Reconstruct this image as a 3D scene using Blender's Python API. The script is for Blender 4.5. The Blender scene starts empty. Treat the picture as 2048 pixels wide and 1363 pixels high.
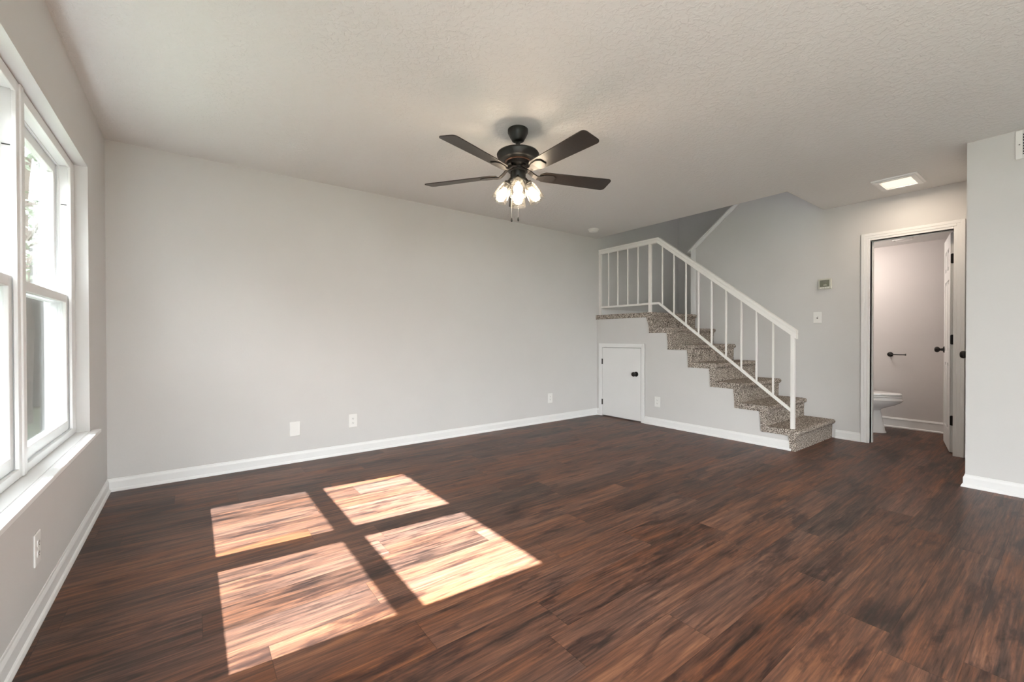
import bpy, bmesh, math, random
from mathutils import Vector, Matrix, noise as mnoise

C = bpy.context.scene.collection
SC = bpy.context.scene
PI = math.pi
random.seed(7)

# ------------------------------------------------------------------ camera
cd = bpy.data.cameras.new('camera')
cam = bpy.data.objects.new('camera', cd); C.objects.link(cam)
cd.sensor_fit = 'HORIZONTAL'; cd.sensor_width = 36.0
cd.lens = 36.0 * 855.8 / 2048.0
cd.clip_start = 0.02; cd.clip_end = 200
YAW, PITCH, ROLL = 0.6431, 0.0074, -0.0015
_f = Vector((math.sin(YAW)*math.cos(PITCH), math.cos(YAW)*math.cos(PITCH), -math.sin(PITCH)))
_r0 = Vector((math.cos(YAW), -math.sin(YAW), 0)); _u0 = _r0.cross(_f)
_r = math.cos(ROLL)*_r0 + math.sin(ROLL)*_u0
_u = -math.sin(ROLL)*_r0 + math.cos(ROLL)*_u0
M = Matrix((( _r.x, _u.x, -_f.x, 0.4718), (_r.y, _u.y, -_f.y, -4.0526), (_r.z, _u.z, -_f.z, 1.0647), (0,0,0,1)))
cam.matrix_world = M
SC.camera = cam

# ------------------------------------------------------------------ view / world / sun
SC.view_settings.view_transform = 'Standard'
SC.view_settings.look = 'None'
SC.view_settings.gamma = 1.0
SC.view_settings.exposure = 1.32
SC.view_settings.use_curve_mapping = False

SKY = 6.2
SUN = 33.0
BULB = 26.0
w = bpy.data.worlds.new('sky'); SC.world = w; w.use_nodes = True
nt = w.node_tree; nt.nodes.clear()
wo = nt.nodes.new('ShaderNodeOutputWorld'); bg = nt.nodes.new('ShaderNodeBackground')
tc = nt.nodes.new('ShaderNodeTexCoord'); sp = nt.nodes.new('ShaderNodeSeparateXYZ'); rp = nt.nodes.new('ShaderNodeValToRGB')
rp.color_ramp.elements[0].position = 0.0; rp.color_ramp.elements[0].color = (0.97, 0.975, 1.0, 1)
rp.color_ramp.elements[1].position = 0.8; rp.color_ramp.elements[1].color = (0.90, 0.94, 1.0, 1)
nt.links.new(tc.outputs['Generated'], sp.inputs[0]); nt.links.new(sp.outputs['Z'], rp.inputs[0])
nt.links.new(rp.outputs[0], bg.inputs['Color']); bg.inputs['Strength'].default_value = SKY
nt.links.new(bg.outputs[0], wo.inputs[0])

sd = bpy.data.lights.new('sun', 'SUN'); sun = bpy.data.objects.new('sun', sd); C.objects.link(sun)
sd.energy = SUN; sd.angle = math.radians(0.53); sd.color = (0.85, 0.95, 1.0)
sun.location = (-6, 1, 7)
sun.rotation_euler = Vector((1.0, -0.065, -1.013)).to_track_quat('-Z', 'Y').to_euler()

# ------------------------------------------------------------------ dimensions
H = 2.44                      # ceiling height
XW, XD, XR = 4.983, 5.935, 4.884   # stair wall, doorway wall, right wall planes
YC = -3.553                   # corner of the right wall
XE = 6.984                    # far wall of the landing
YOP = -2.37                   # edge of the stairwell opening
YREAR = -6.3
BX, BZ = 7.12, 2.146          # bathroom far wall and ceiling

# ------------------------------------------------------------------ materials
def new_mat(name):
    m = bpy.data.materials.new(name); m.use_nodes = True
    n = m.node_tree; b = n.nodes['Principled BSDF']
    return m, n, b

def coords(n, scale=(1,1,1)):
    t = n.nodes.new('ShaderNodeTexCoord'); mp = n.nodes.new('ShaderNodeMapping')
    mp.inputs['Scale'].default_value = scale
    n.links.new(t.outputs['Object'], mp.inputs['Vector'])
    return mp.outputs['Vector']

def paint(name, col, rough=0.6, bump=0.0, bscale=80.0, bdist=0.002, spec=0.3, var=0.0, detail=3.0):
    m, n, b = new_mat(name)
    b.inputs['Base Color'].default_value = (*col, 1)
    b.inputs['Roughness'].default_value = rough
    b.inputs['Specular IOR Level'].default_value = spec
    v = coords(n)
    if var:
        nz = n.nodes.new('ShaderNodeTexNoise'); nz.inputs['Scale'].default_value = 3.0
        n.links.new(v, nz.inputs['Vector'])
        r = n.nodes.new('ShaderNodeValToRGB')
        r.color_ramp.elements[0].position = .3; r.color_ramp.elements[1].position = .7
        r.color_ramp.elements[0].color = (*[c*(1-var) for c in col], 1)
        r.color_ramp.elements[1].color = (*[min(1, c*(1+var)) for c in col], 1)
        n.links.new(nz.outputs['Fac'], r.inputs[0]); n.links.new(r.outputs[0], b.inputs['Base Color'])
    if bump:
        nz = n.nodes.new('ShaderNodeTexNoise'); nz.inputs['Scale'].default_value = bscale
        nz.inputs['Detail'].default_value = detail
        n.links.new(v, nz.inputs['Vector'])
        bp = n.nodes.new('ShaderNodeBump'); bp.inputs['Strength'].default_value = bump
        bp.inputs['Distance'].default_value = bdist
        n.links.new(nz.outputs['Fac'], bp.inputs['Height']); n.links.new(bp.outputs[0], b.inputs['Normal'])
    return m

def metal(name, col, rough=0.4, metallic=0.6):
    m = paint(name, col, rough, spec=0.5, var=0.06)
    m.node_tree.nodes['Principled BSDF'].inputs['Metallic'].default_value = metallic
    return m

M_wall = paint('greige_wall_paint', (0.675, 0.660, 0.648), 0.65, 0.25, 70, 0.0015, 0.25, 0.012)
M_bathwall = paint('bath_wall_paint', (0.69, 0.65, 0.635), 0.6, 0.2, 70, 0.0015, 0.25, 0.012)
M_trim = paint('white_trim_paint', (0.86, 0.855, 0.85), 0.35, 0.05, 30, 0.001, 0.4, 0.01)
M_vinyl = paint('white_vinyl', (0.84, 0.84, 0.84), 0.35, 0, spec=0.4, var=0.01)
M_door = paint('white_door_paint', (0.84, 0.835, 0.83), 0.4, 0.05, 40, 0.001, 0.4, 0.01)
M_rail = paint('white_rail_paint', (0.86, 0.84, 0.81), 0.4, 0.08, 60, 0.001, 0.4, 0.02)
M_plate = paint('white_plastic', (0.86, 0.85, 0.83), 0.35, 0, spec=0.45, var=0.01)
M_slot = paint('dark_slot', (0.05, 0.05, 0.05), 0.6, 0, var=0.05)
M_gap = paint('grey_gap', (0.22, 0.21, 0.20), 0.7, 0, var=0.05)
M_porc = paint('white_porcelain', (0.80, 0.80, 0.80), 0.12, 0, spec=0.5, var=0.005)
M_black = metal('matte_black_metal', (0.018, 0.016, 0.015), 0.42, 0.4)
M_fan = metal('dark_bronze_metal', (0.030, 0.030, 0.029), 0.42, 0.55)
M_copper = metal('copper_ring_metal', (0.10, 0.052, 0.036), 0.4, 0.6)
M_iron = metal('blade_iron_metal', (0.06, 0.053, 0.05), 0.42, 0.5)
M_lcd = paint('grey_green_screen', (0.19, 0.20, 0.155), 0.25, 0, spec=0.5, var=0.04)
M_lcdtxt = paint('screen_digits', (0.50, 0.51, 0.44), 0.4, 0, var=0.04)
M_thermo = paint('thermostat_plastic', (0.60, 0.59, 0.52), 0.4, 0, var=0.01)
M_chain = metal('pale_chain', (0.55, 0.53, 0.50), 0.3, 0.6)

def ceiling_mat():
    m, n, b = new_mat('knockdown_ceiling_paint')
    b.inputs['Base Color'].default_value = (0.785, 0.775, 0.76, 1)
    b.inputs['Roughness'].default_value = 0.75; b.inputs['Specular IOR Level'].default_value = 0.2
    v = coords(n)
    a = n.nodes.new('ShaderNodeTexNoise'); a.inputs['Scale'].default_value = 42; a.inputs['Detail'].default_value = 4
    a.inputs['Distortion'].default_value = 0.6
    n.links.new(v, a.inputs['Vector'])
    r = n.nodes.new('ShaderNodeValToRGB'); r.color_ramp.elements[0].position = .46; r.color_ramp.elements[1].position = .60
    n.links.new(a.outputs['Fac'], r.inputs[0])
    bp = n.nodes.new('ShaderNodeBump'); bp.inputs['Strength'].default_value = 0.42; bp.inputs['Distance'].default_value = 0.0025
    n.links.new(r.outputs[0], bp.inputs['Height']); n.links.new(bp.outputs[0], b.inputs['Normal'])
    return m
M_ceil = ceiling_mat()

def floor_mat():
    m, n, b = new_mat('dark_red_brown_planks')
    N = n.nodes.new; L = n.links.new
    def math_(op, a, bb=None, c=None):
        q = N('ShaderNodeMath'); q.operation = op
        for i, val in enumerate((a, bb, c)):
            if val is None: continue
            if isinstance(val, (int, float)): q.inputs[i].default_value = val
            else: L(val, q.inputs[i])
        return q.outputs[0]
    t = N('ShaderNodeTexCoord'); s = N('ShaderNodeSeparateXYZ'); L(t.outputs['Object'], s.inputs[0])
    X, Y = s.outputs['X'], s.outputs['Y']
    WID, LEN = 0.182, 1.22
    ry = math_('DIVIDE', math_('ADD', Y, 2.732 + WID*40), WID)
    row = math_('FLOOR', ry); fy = math_('FRACT', ry)
    wn = N('ShaderNodeTexWhiteNoise'); wn.noise_dimensions = '1D'; L(row, wn.inputs['W'])
    xx = math_('ADD', math_('DIVIDE', X, LEN), math_('MULTIPLY', wn.outputs['Value'], 7.31))
    col = math_('FLOOR', xx); fx = math_('FRACT', xx)
    cv = N('ShaderNodeCombineXYZ'); L(col, cv.inputs[0]); L(row, cv.inputs[1])
    wid = N('ShaderNodeTexWhiteNoise'); wid.noise_dimensions = '2D'; L(cv.outputs[0], wid.inputs['Vector'])
    pid = wid.outputs['Value']
    off = math_('MULTIPLY', pid, 57.0)
    def stretched(sx, sy, scale, detail, rough=0.55, dist=0.0):
        c = N('ShaderNodeCombineXYZ')
        L(math_('ADD', math_('MULTIPLY', X, sx), off), c.inputs[0])
        L(math_('ADD', math_('MULTIPLY', Y, sy), off), c.inputs[1]); L(off, c.inputs[2])
        z = N('ShaderNodeTexNoise'); z.inputs['Scale'].default_value = scale
        z.inputs['Detail'].default_value = detail; z.inputs['Roughness'].default_value = rough
        z.inputs['Distortion'].default_value = dist
        L(c.outputs[0], z.inputs['Vector']); return z.outputs['Fac']
    g1 = stretched(0.9, 13.0, 2.4, 6, 0.62, 0.25)       # broad streaks
    g2 = stretched(3.0, 70.0, 2.2, 4, 0.6)           # fine grain
    g3 = stretched(1.3, 6.0, 1.9, 5, 0.65, 0.3)       # dark smoky patches
    g4 = stretched(1.6, 30.0, 2.4, 5, 0.65, 0.15)    # medium streaks
    base = N('ShaderNodeValToRGB'); cr = base.color_ramp
    cr.elements[0].position = 0.34; cr.elements[0].color = (0.0272, 0.0133, 0.0092, 1)
    cr.elements[1].position = 0.72; cr.elements[1].color = (0.2349, 0.1016, 0.0508, 1)
    e = cr.elements.new(0.47); e.color = (0.0795, 0.0364, 0.0237, 1)
    e = cr.elements.new(0.57); e.color = (0.1372, 0.0571, 0.0324, 1)
    mixv = math_('ADD', math_('MULTIPLY', g1, 0.40), math_('MULTIPLY', g2, 0.24))
    mixv = math_('ADD', mixv, math_('MULTIPLY', g4, 0.30))
    mixv = math_('ADD', mixv, math_('MULTIPLY', pid, 0.09))
    mixv = math_('ADD', math_('MULTIPLY', math_('SUBTRACT', mixv, 0.53), 1.55), 0.525)
    L(mixv, base.inputs[0])
    dk = N('ShaderNodeValToRGB'); dk.color_ramp.elements[0].position = .38; dk.color_ramp.elements[0].color = (0.42, 0.42, 0.48, 1)
    dk.color_ramp.elements[1].position = .47; dk.color_ramp.elements[1].color = (1, 1, 1, 1)
    L(g3, dk.inputs[0])
    mx = N('ShaderNodeMix'); mx.data_type = 'RGBA'; mx.blend_type = 'MULTIPLY'; mx.inputs['Factor'].default_value = 1.0
    L(base.outputs[0], mx.inputs['A']); L(dk.outputs[0], mx.inputs['B'])
    # planks differ in warmth: some red-brown, some grey-brown
    g5 = stretched(0.55, 2.2, 1.0, 3, 0.5)
    hs_ = N('ShaderNodeHueSaturation'); sr = N('ShaderNodeMapRange')
    sr.inputs['From Min'].default_value = .35; sr.inputs['From Max'].default_value = .65
    sr.inputs['To Min'].default_value = .86; sr.inputs['To Max'].default_value = 1.10
    L(g5, sr.inputs['Value']); L(sr.outputs['Result'], hs_.inputs['Saturation'])
    L(mx.outputs['Result'], hs_.inputs['Color'])
    # seams
    ey = math_('MULTIPLY', math_('MINIMUM', fy, math_('SUBTRACT', 1.0, fy)), WID)
    ex = math_('MULTIPLY', math_('MINIMUM', fx, math_('SUBTRACT', 1.0, fx)), LEN)
    ed = math_('MINIMUM', ey, ex)
    sm = N('ShaderNodeMapRange'); sm.inputs['From Min'].default_value = 0.0004; sm.inputs['From Max'].default_value = 0.0018
    sm.inputs['To Min'].default_value = 0.55; sm.inputs['To Max'].default_value = 1.0
    L(ed, sm.inputs['Value'])
    mx2 = N('ShaderNodeMix'); mx2.data_type = 'RGBA'; mx2.blend_type = 'MULTIPLY'; mx2.inputs['Factor'].default_value = 1.0
    L(hs_.outputs['Color'], mx2.inputs['A']); L(sm.outputs['Result'], mx2.inputs['B'])
    # stray pale specks of dust
    vo = N('ShaderNodeTexVoronoi'); vo.inputs['Scale'].default_value = 3.2; L(t.outputs['Object'], vo.inputs['Vector'])
    sk = math_('LESS_THAN', vo.outputs['Distance'], 0.006)
    mx3 = N('ShaderNodeMix'); mx3.data_type = 'RGBA'; L(sk, mx3.inputs['Factor'])
    L(mx2.outputs['Result'], mx3.inputs['A']); mx3.inputs['B'].default_value = (0.45, 0.38, 0.33, 1)
    L(mx3.outputs['Result'], b.inputs['Base Color'])
    rr = N('ShaderNodeMapRange'); rr.inputs['To Min'].default_value = 0.36; rr.inputs['To Max'].default_value = 0.52
    L(g1, rr.inputs['Value']); L(rr.outputs['Result'], b.inputs['Roughness'])
    b.inputs['Specular IOR Level'].default_value = 0.36
    hb = math_('ADD', math_('MULTIPLY', g2, 0.4), math_('MULTIPLY', sm.outputs['Result'], 1.0))
    bp = N('ShaderNodeBump'); bp.inputs['Strength'].default_value = 0.18; bp.inputs['Distance'].default_value = 0.001
    L(hb, bp.inputs['Height']); L(bp.outputs[0], b.inputs['Normal'])
    return m
M_floor = floor_mat()

def carpet_mat():
    m, n, b = new_mat('speckled_taupe_carpet')
    v = coords(n)
    a = n.nodes.new('ShaderNodeTexNoise'); a.inputs['Scale'].default_value = 110; a.inputs['Detail'].default_value = 3
    c = n.nodes.new('ShaderNodeTexNoise'); c.inputs['Scale'].default_value = 9; c.inputs['Detail'].default_value = 2
    n.links.new(v, a.inputs['Vector']); n.links.new(v, c.inputs['Vector'])
    r = n.nodes.new('ShaderNodeValToRGB'); cr = r.color_ramp
    cr.elements[0].position = .36; cr.elements[0].color = (0.075, 0.058, 0.048, 1)
    cr.elements[1].position = .66; cr.elements[1].color = (0.80, 0.72, 0.645, 1)
    e = cr.elements.new(.50); e.color = (0.345, 0.295, 0.255, 1)
    n.links.new(a.outputs['Fac'], r.inputs[0])
    r2 = n.nodes.new('ShaderNodeValToRGB'); r2.color_ramp.elements[0].color = (.8, .8, .8, 1); r2.color_ramp.elements[1].color = (1.1, 1.1, 1.1, 1)
    n.links.new(c.outputs['Fac'], r2.inputs[0])
    mx = n.nodes.new('ShaderNodeMix'); mx.data_type = 'RGBA'; mx.blend_type = 'MULTIPLY'; mx.inputs['Factor'].default_value = 1
    n.links.new(r.outputs[0], mx.inputs['A']); n.links.new(r2.outputs[0], mx.inputs['B'])
    n.links.new(mx.outputs['Result'], b.inputs['Base Color'])
    b.inputs['Roughness'].default_value = 1.0; b.inputs['Specular IOR Level'].default_value = 0.05
    bp = n.nodes.new('ShaderNodeBump'); bp.inputs['Strength'].default_value = 0.8; bp.inputs['Distance'].default_value = 0.006
    n.links.new(a.outputs['Fac'], bp.inputs['Height']); n.links.new(bp.outputs[0], b.inputs['Normal'])
    return m
M_carpet = carpet_mat()

def blade_mat():
    m, n, b = new_mat('espresso_blade_wood')
    v = coords(n, (3, 60, 3))
    a = n.nodes.new('ShaderNodeTexNoise'); a.inputs['Scale'].default_value = 3; a.inputs['Detail'].default_value = 4
    n.links.new(v, a.inputs['Vector'])
    r = n.nodes.new('ShaderNodeValToRGB')
    r.color_ramp.elements[0].color = (0.024, 0.018, 0.015, 1); r.color_ramp.elements[1].color = (0.044, 0.034, 0.028, 1)
    n.links.new(a.outputs['Fac'], r.inputs[0]); n.links.new(r.outputs[0], b.inputs['Base Color'])
    b.inputs['Roughness'].default_value = 0.36; b.inputs['Specular IOR Level'].default_value = 0.5
    return m
M_blade = blade_mat()

def two_sided_ior(n, fr, ior):
    # the same reflectance from the front and from the back of a thin pane
    g = n.nodes.new('ShaderNodeNewGeometry'); mr = n.nodes.new('ShaderNodeMapRange')
    mr.inputs['To Min'].default_value = ior; mr.inputs['To Max'].default_value = 1.0/ior
    n.links.new(g.outputs['Backfacing'], mr.inputs['Value']); n.links.new(mr.outputs['Result'], fr.inputs['IOR'])

def thin_glass(name, tint=(1, 1, 1), ior=1.5, rough=0.0, bump=0.0, boost=1.0):
    m = bpy.data.materials.new(name); m.use_nodes = True
    n = m.node_tree; n.nodes.clear()
    o = n.nodes.new('ShaderNodeOutputMaterial'); mx = n.nodes.new('ShaderNodeMixShader')
    tr = n.nodes.new('ShaderNodeBsdfTransparent'); gl = n.nodes.new('ShaderNodeBsdfGlossy'); fr = n.nodes.new('ShaderNodeFresnel')
    tr.inputs['Color'].default_value = (*tint, 1); gl.inputs['Roughness'].default_value = rough; two_sided_ior(n, fr, ior)
    if bump:
        v = coords(n)
        nz = n.nodes.new('ShaderNodeTexNoise'); nz.inputs['Scale'].default_value = 130; n.links.new(v, nz.inputs['Vector'])
        bp = n.nodes.new('ShaderNodeBump'); bp.inputs['Strength'].default_value = bump; bp.inputs['Distance'].default_value = .004
        n.links.new(nz.outputs['Fac'], bp.inputs['Height'])
        n.links.new(bp.outputs[0], gl.inputs['Normal']); n.links.new(bp.outputs[0], fr.inputs['Normal'])
    n.links.new(fr.outputs[0], mx.inputs[0]); n.links.new(tr.outputs[0], mx.inputs[1]); n.links.new(gl.outputs[0], mx.inputs[2])
    n.links.new(mx.outputs[0], o.inputs[0])
    return m
M_glass = thin_glass('window_glass', (0.97, 0.985, 0.975))

def shade_mat():
    m = bpy.data.materials.new('seeded_clear_glass'); m.use_nodes = True
    n = m.node_tree; n.nodes.clear()
    o = n.nodes.new('ShaderNodeOutputMaterial'); mx = n.nodes.new('ShaderNodeMixShader'); mx2 = n.nodes.new('ShaderNodeMixShader')
    tr = n.nodes.new('ShaderNodeBsdfTransparent'); gl = n.nodes.new('ShaderNodeBsdfGlossy'); fr = n.nodes.new('ShaderNodeFresnel')
    tl = n.nodes.new('ShaderNodeBsdfTranslucent'); tl.inputs['Color'].default_value = (.95, .9, .82, 1)
    tr.inputs['Color'].default_value = (.96, .95, .93, 1); gl.inputs['Roughness'].default_value = .08; two_sided_ior(n, fr, 1.55)
    v = coords(n)
    vo = n.nodes.new('ShaderNodeTexVoronoi'); vo.inputs['Scale'].default_value = 110; n.links.new(v, vo.inputs['Vector'])
    bp = n.nodes.new('ShaderNodeBump'); bp.inputs['Strength'].default_value = .2; bp.inputs['Distance'].default_value = .003
    n.links.new(vo.outputs['Distance'], bp.inputs['Height']); n.links.new(bp.outputs[0], gl.inputs['Normal'])
    rm = n.nodes.new('ShaderNodeMapRange'); rm.inputs['From Min'].default_value = .05; rm.inputs['From Max'].default_value = .35
    rm.inputs['To Min'].default_value = .06; rm.inputs['To Max'].default_value = .012
    n.links.new(vo.outputs['Distance'], rm.inputs['Value'])
    n.links.new(rm.outputs['Result'], mx2.inputs[0]); n.links.new(tr.outputs[0], mx2.inputs[1]); n.links.new(tl.outputs[0], mx2.inputs[2])
    n.links.new(fr.outputs[0], mx.inputs[0]); n.links.new(mx2.outputs[0], mx.inputs[1]); n.links.new(gl.outputs[0], mx.inputs[2])
    n.links.new(mx.outputs[0], o.inputs[0])
    return m
M_shade = shade_mat()

def screen_mat():
    m = bpy.data.materials.new('insect_screen_mesh'); m.use_nodes = True
    n = m.node_tree; n.nodes.clear()
    o = n.nodes.new('ShaderNodeOutputMaterial'); mx = n.nodes.new('ShaderNodeMixShader')
    tr = n.nodes.new('ShaderNodeBsdfTransparent'); df = n.nodes.new('ShaderNodeBsdfDiffuse'); df.inputs['Color'].default_value = (.035, .035, .035, 1)
    lw = n.nodes.new('ShaderNodeLayerWeight'); lw.inputs['Blend'].default_value = 0.5
    cs = n.nodes.new('ShaderNodeMath'); cs.operation = 'SUBTRACT'; cs.inputs[0].default_value = 1.0; n.links.new(lw.outputs['Facing'], cs.inputs[1])
    cm = n.nodes.new('ShaderNodeMath'); cm.operation = 'MAXIMUM'; cm.inputs[1].default_value = 0.12; n.links.new(cs.outputs[0], cm.inputs[0])
    iv = n.nodes.new('ShaderNodeMath'); iv.operation = 'DIVIDE'; iv.inputs[0].default_value = 1.0; n.links.new(cm.outputs[0], iv.inputs[1])
    pw = n.nodes.new('ShaderNodeMath'); pw.operation = 'POWER'; pw.inputs[0].default_value = 0.83; n.links.new(iv.outputs[0], pw.inputs[1])
    fc = n.nodes.new('ShaderNodeMath'); fc.operation = 'SUBTRACT'; fc.inputs[0].default_value = 1.0; n.links.new(pw.outputs[0], fc.inputs[1])
    n.links.new(fc.outputs[0], mx.inputs[0])   # open area of the mesh shrinks as 1/cos of the angle
    n.links.new(tr.outputs[0], mx.inputs[1]); n.links.new(df.outputs[0], mx.inputs[2]); n.links.new(mx.outputs[0], o.inputs[0])
    return m
M_screen = screen_mat()

def emit(name, col, s):
    m = bpy.data.materials.new(name); m.use_nodes = True
    n = m.node_tree; n.nodes.clear()
    o = n.nodes.new('ShaderNodeOutputMaterial'); e = n.nodes.new('ShaderNodeEmission')
    e.inputs['Color'].default_value = (*col, 1); e.inputs['Strength'].default_value = s
    n.links.new(e.outputs[0], o.inputs[0]); return m
M_bulb = emit('lit_warm_bulb', (1.0, 0.84, 0.64), BULB)
M_lens = emit('lit_ceiling_lens', (1.0, 0.84, 0.64), 0.55)
M_bulb2 = emit('lit_fixture_bulb', (1.0, 0.80, 0.55), 14)
M_dome = emit('lit_bath_dome', (1.0, 0.90, 0.82), 22.0)

def leaf_mat():
    m, n, b = new_mat('pale_green_leaves')
    v = coords(n); a = n.nodes.new('ShaderNodeTexNoise'); a.inputs['Scale'].default_value = 4; n.links.new(v, a.inputs['Vector'])
    r = n.nodes.new('ShaderNodeValToRGB'); r.color_ramp.elements[0].color = (.10, .13, .085, 1); r.color_ramp.elements[1].color = (.19, .24, .16, 1)
    n.links.new(a.outputs['Fac'], r.inputs[0]); n.links.new(r.outputs[0], b.inputs['Base Color']); b.inputs['Roughness'].default_value = .6
    return m
M_leaf = leaf_mat()
M_bark = paint('grey_bark', (.16, .13, .11), .9, .6, 20, .02, .1, .2)
M_lawn = paint('lawn_grass', (.055, .064, .036), .95, .8, 40, .03, .1, .25)
M_conc = paint('pale_concrete', (.36, .35, .335), .85, .3, 30, .004, .2, .06)
M_fence = paint('added_fence_wood', (.14, .12, .10), .85, .3, 25, .004, .2, .12)
M_siding = paint('white_siding', (.13, .13, .125), .6, 0, var=.02)
M_post = paint('white_exterior_trim', (.16, .165, .155), .5, 0, var=.02)
M_house = paint('grey_house_wall', (.10, .098, .094), .8, .3, 15, .01, .2, .1)
M_roof = paint('grey_shingles', (.10, .10, .105), .9, .6, 30, .01, .1, .15)

# ------------------------------------------------------------------ mesh helpers
def add_box(bm, x0, x1, y0, y1, z0, z1):
    x0, x1 = min(x0, x1), max(x0, x1); y0, y1 = min(y0, y1), max(y0, y1); z0, z1 = min(z0, z1), max(z0, z1)
    v = [bm.verts.new(p) for p in ((x0,y0,z0),(x1,y0,z0),(x1,y1,z0),(x0,y1,z0),(x0,y0,z1),(x1,y0,z1),(x1,y1,z1),(x0,y1,z1))]
    for f in ((0,3,2,1),(4,5,6,7),(0,1,5,4),(1,2,6,5),(2,3,7,6),(3,0,4,7)):
        bm.faces.new([v[i] for i in f])

def boxes(*bs):
    bm = bmesh.new()
    for b in bs: add_box(bm, *b)
    return bm

def add_prism(bm, pts, axis, a, b):
    """pts: 2-D polygon; axis 0: (y,z) along x; 1: (x,z) along y; 2: (x,y) along z"""
    def mk(p, t):
        return {0: (t, p[0], p[1]), 1: (p[0], t, p[1]), 2: (p[0], p[1], t)}[axis]
    A = [bm.verts.new(mk(p, a)) for p in pts]; B = [bm.verts.new(mk(p, b)) for p in pts]
    k = len(pts)
    bm.faces.new(A); bm.faces.new(B[::-1])
    for i in range(k): bm.faces.new((A[i], B[i], B[(i+1) % k], A[(i+1) % k]))

def prism(pts, axis, a, b):
    bm = bmesh.new(); add_prism(bm, pts, axis, a, b); return bm

def add_lathe(bm, prof, seg=32, mat=None, cap=True):
    """prof: list of (r, z) ; optional matrix"""
    rings = []
    for r, z in prof:
        if r < 1e-6:
            rings.append([bm.verts.new((0, 0, z))])
        else:
            rings.append([bm.verts.new((r*math.cos(2*PI*i/seg), r*math.sin(2*PI*i/seg), z)) for i in range(seg)])
    for a, b in zip(rings, rings[1:]):
        for i in range(seg):
            j = (i+1) % seg
            if len(a) == 1 and len(b) == 1: continue
            if len(a) == 1: bm.faces.new((a[0], b[j], b[i]))
            elif len(b) == 1: bm.faces.new((a[i], a[j], b[0]))
            else: bm.faces.new((a[i], a[j], b[j], b[i]))
    if cap:
        for rg in (rings[0], rings[-1]):
            if len(rg) > 1:
                try: bm.faces.new(rg)
                except ValueError: pass
    if mat is not None:
        vs = [v for rg in rings for v in rg]
        bmesh.ops.transform(bm, matrix=mat, verts=vs)

def lathe(prof, seg=32, mat=None, cap=True):
    bm = bmesh.new(); add_lathe(bm, prof, seg, mat, cap); return bm

def frame_to(p, d):
    q = Vector(d).normalized().to_track_quat('Z', 'Y')
    return Matrix.Translation(Vector(p)) @ q.to_matrix().to_4x4()

def add_rod(bm, p, q, r, seg=12, r2=None):
    p, q = Vector(p), Vector(q); L = (q-p).length
    add_lathe(bm, [(r, 0), (r if r2 is None else r2, L)], seg, frame_to(p, q-p))

def rod(p, q, r, seg=12, r2=None):
    bm = bmesh.new(); add_rod(bm, p, q, r, seg, r2); return bm

def add_tube(bm, pts, r, seg=10):
    pts = [Vector(p) for p in pts]; rings = []
    for i, p in enumerate(pts):
        d = (pts[min(i+1, len(pts)-1)] - pts[max(i-1, 0)])
        m = frame_to(p, d)
        rings.append([bm.verts.new(m @ Vector((r*math.cos(2*PI*k/seg), r*math.sin(2*PI*k/seg), 0))) for k in range(seg)])
    for a, b in zip(rings, rings[1:]):
        for i in range(seg): bm.faces.new((a[i], a[(i+1) % seg], b[(i+1) % seg], b[i]))
    bm.faces.new(rings[0]); bm.faces.new(rings[-1])

def obj(name, bm, mat, parent=None, smooth=False, bevel=0.0, loc=None):
    bmesh.ops.recalc_face_normals(bm, faces=bm.faces)
    me = bpy.data.meshes.new(name); bm.to_mesh(me); bm.free()
    me.materials.append(mat)
    o = bpy.data.objects.new(name, me); C.objects.link(o)
    if parent is not None: o.parent = parent
    if loc: o.location = loc
    if smooth:
        for p in me.polygons: p.use_smooth = True
        try: me.set_sharp_from_angle(angle=math.radians(38))
        except Exception: pass
    if bevel:
        md = o.modifiers.new('bevel', 'BEVEL'); md.width = bevel; md.segments = 2; md.limit_method = 'ANGLE'
    return o

def tag(o, label, cat, group=None, kind=None):
    o['label'] = label; o['category'] = cat
    if group: o['group'] = group
    if kind: o['kind'] = kind
    return o

def empty(name, label, cat, loc=(0,0,0), rotz=0, group=None, kind=None):
    o = bpy.data.objects.new(name, None); C.objects.link(o); o.empty_display_size = .1
    o.location = loc; o.rotation_euler = (0, 0, rotz)
    return tag(o, label, cat, group, kind)

def struct(name, bm, mat, label, cat, **k):
    return tag(obj(name, bm, mat, None, **k), label, cat, None, 'structure')

# ------------------------------------------------------------------ room shell
PY0, PY1, PZ = -6.2, -3.75, 2.2                      # opening added in the window wall, behind the camera, for more daylight
OY0, OY1, OZ0, OZ1 = -2.52, -0.615, 0.53, 2.05      # window opening in the left wall
struct('floor', boxes((-0.25, BX+.12, YREAR-.2, 0.15, -0.2, 0.0)), M_floor, 'dark red-brown wood plank floor running through the room', 'floor')
struct('wall_left', boxes((-.18, 0, OY1, 0.15, 0, 2.74), (-.18, 0, PY1, OY0, 0, 2.74), (-.20, 0, YREAR-.2, PY0, 0, 2.74), (-.20, 0, PY0, PY1, PZ, 2.74),
    (-.18, 0, OY0, OY1, 0, OZ0-.02), (-.18, 0, OY0, OY1, OZ1, 2.74)), M_wall, 'greige wall holding the double window', 'wall')
struct('wall_back', boxes((0, BX+.12, 0, 0.15, 0, 5.0)), M_wall, 'long bare greige wall running from the window wall past the stair landing', 'wall')
struct('ceiling', boxes((-.2, XW, YREAR-.2, 0, H, 2.74), (XW, BX, YREAR-.2, YOP, H, 2.74)), M_ceil, 'textured pale ceiling with an opening over the stairs', 'ceiling')
DY0, DY1, DZ = -3.356, -2.768, 2.034                 # bathroom doorway
ZK = 2.26
KN = [(-0.85, 0), (-0.85, ZK), (-0.85-1.51, ZK+1.51*0.80), (-2.45, H+.1), (-2.45, 0)]
bm = prism(KN, 0, XD, XD+.11)
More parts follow.
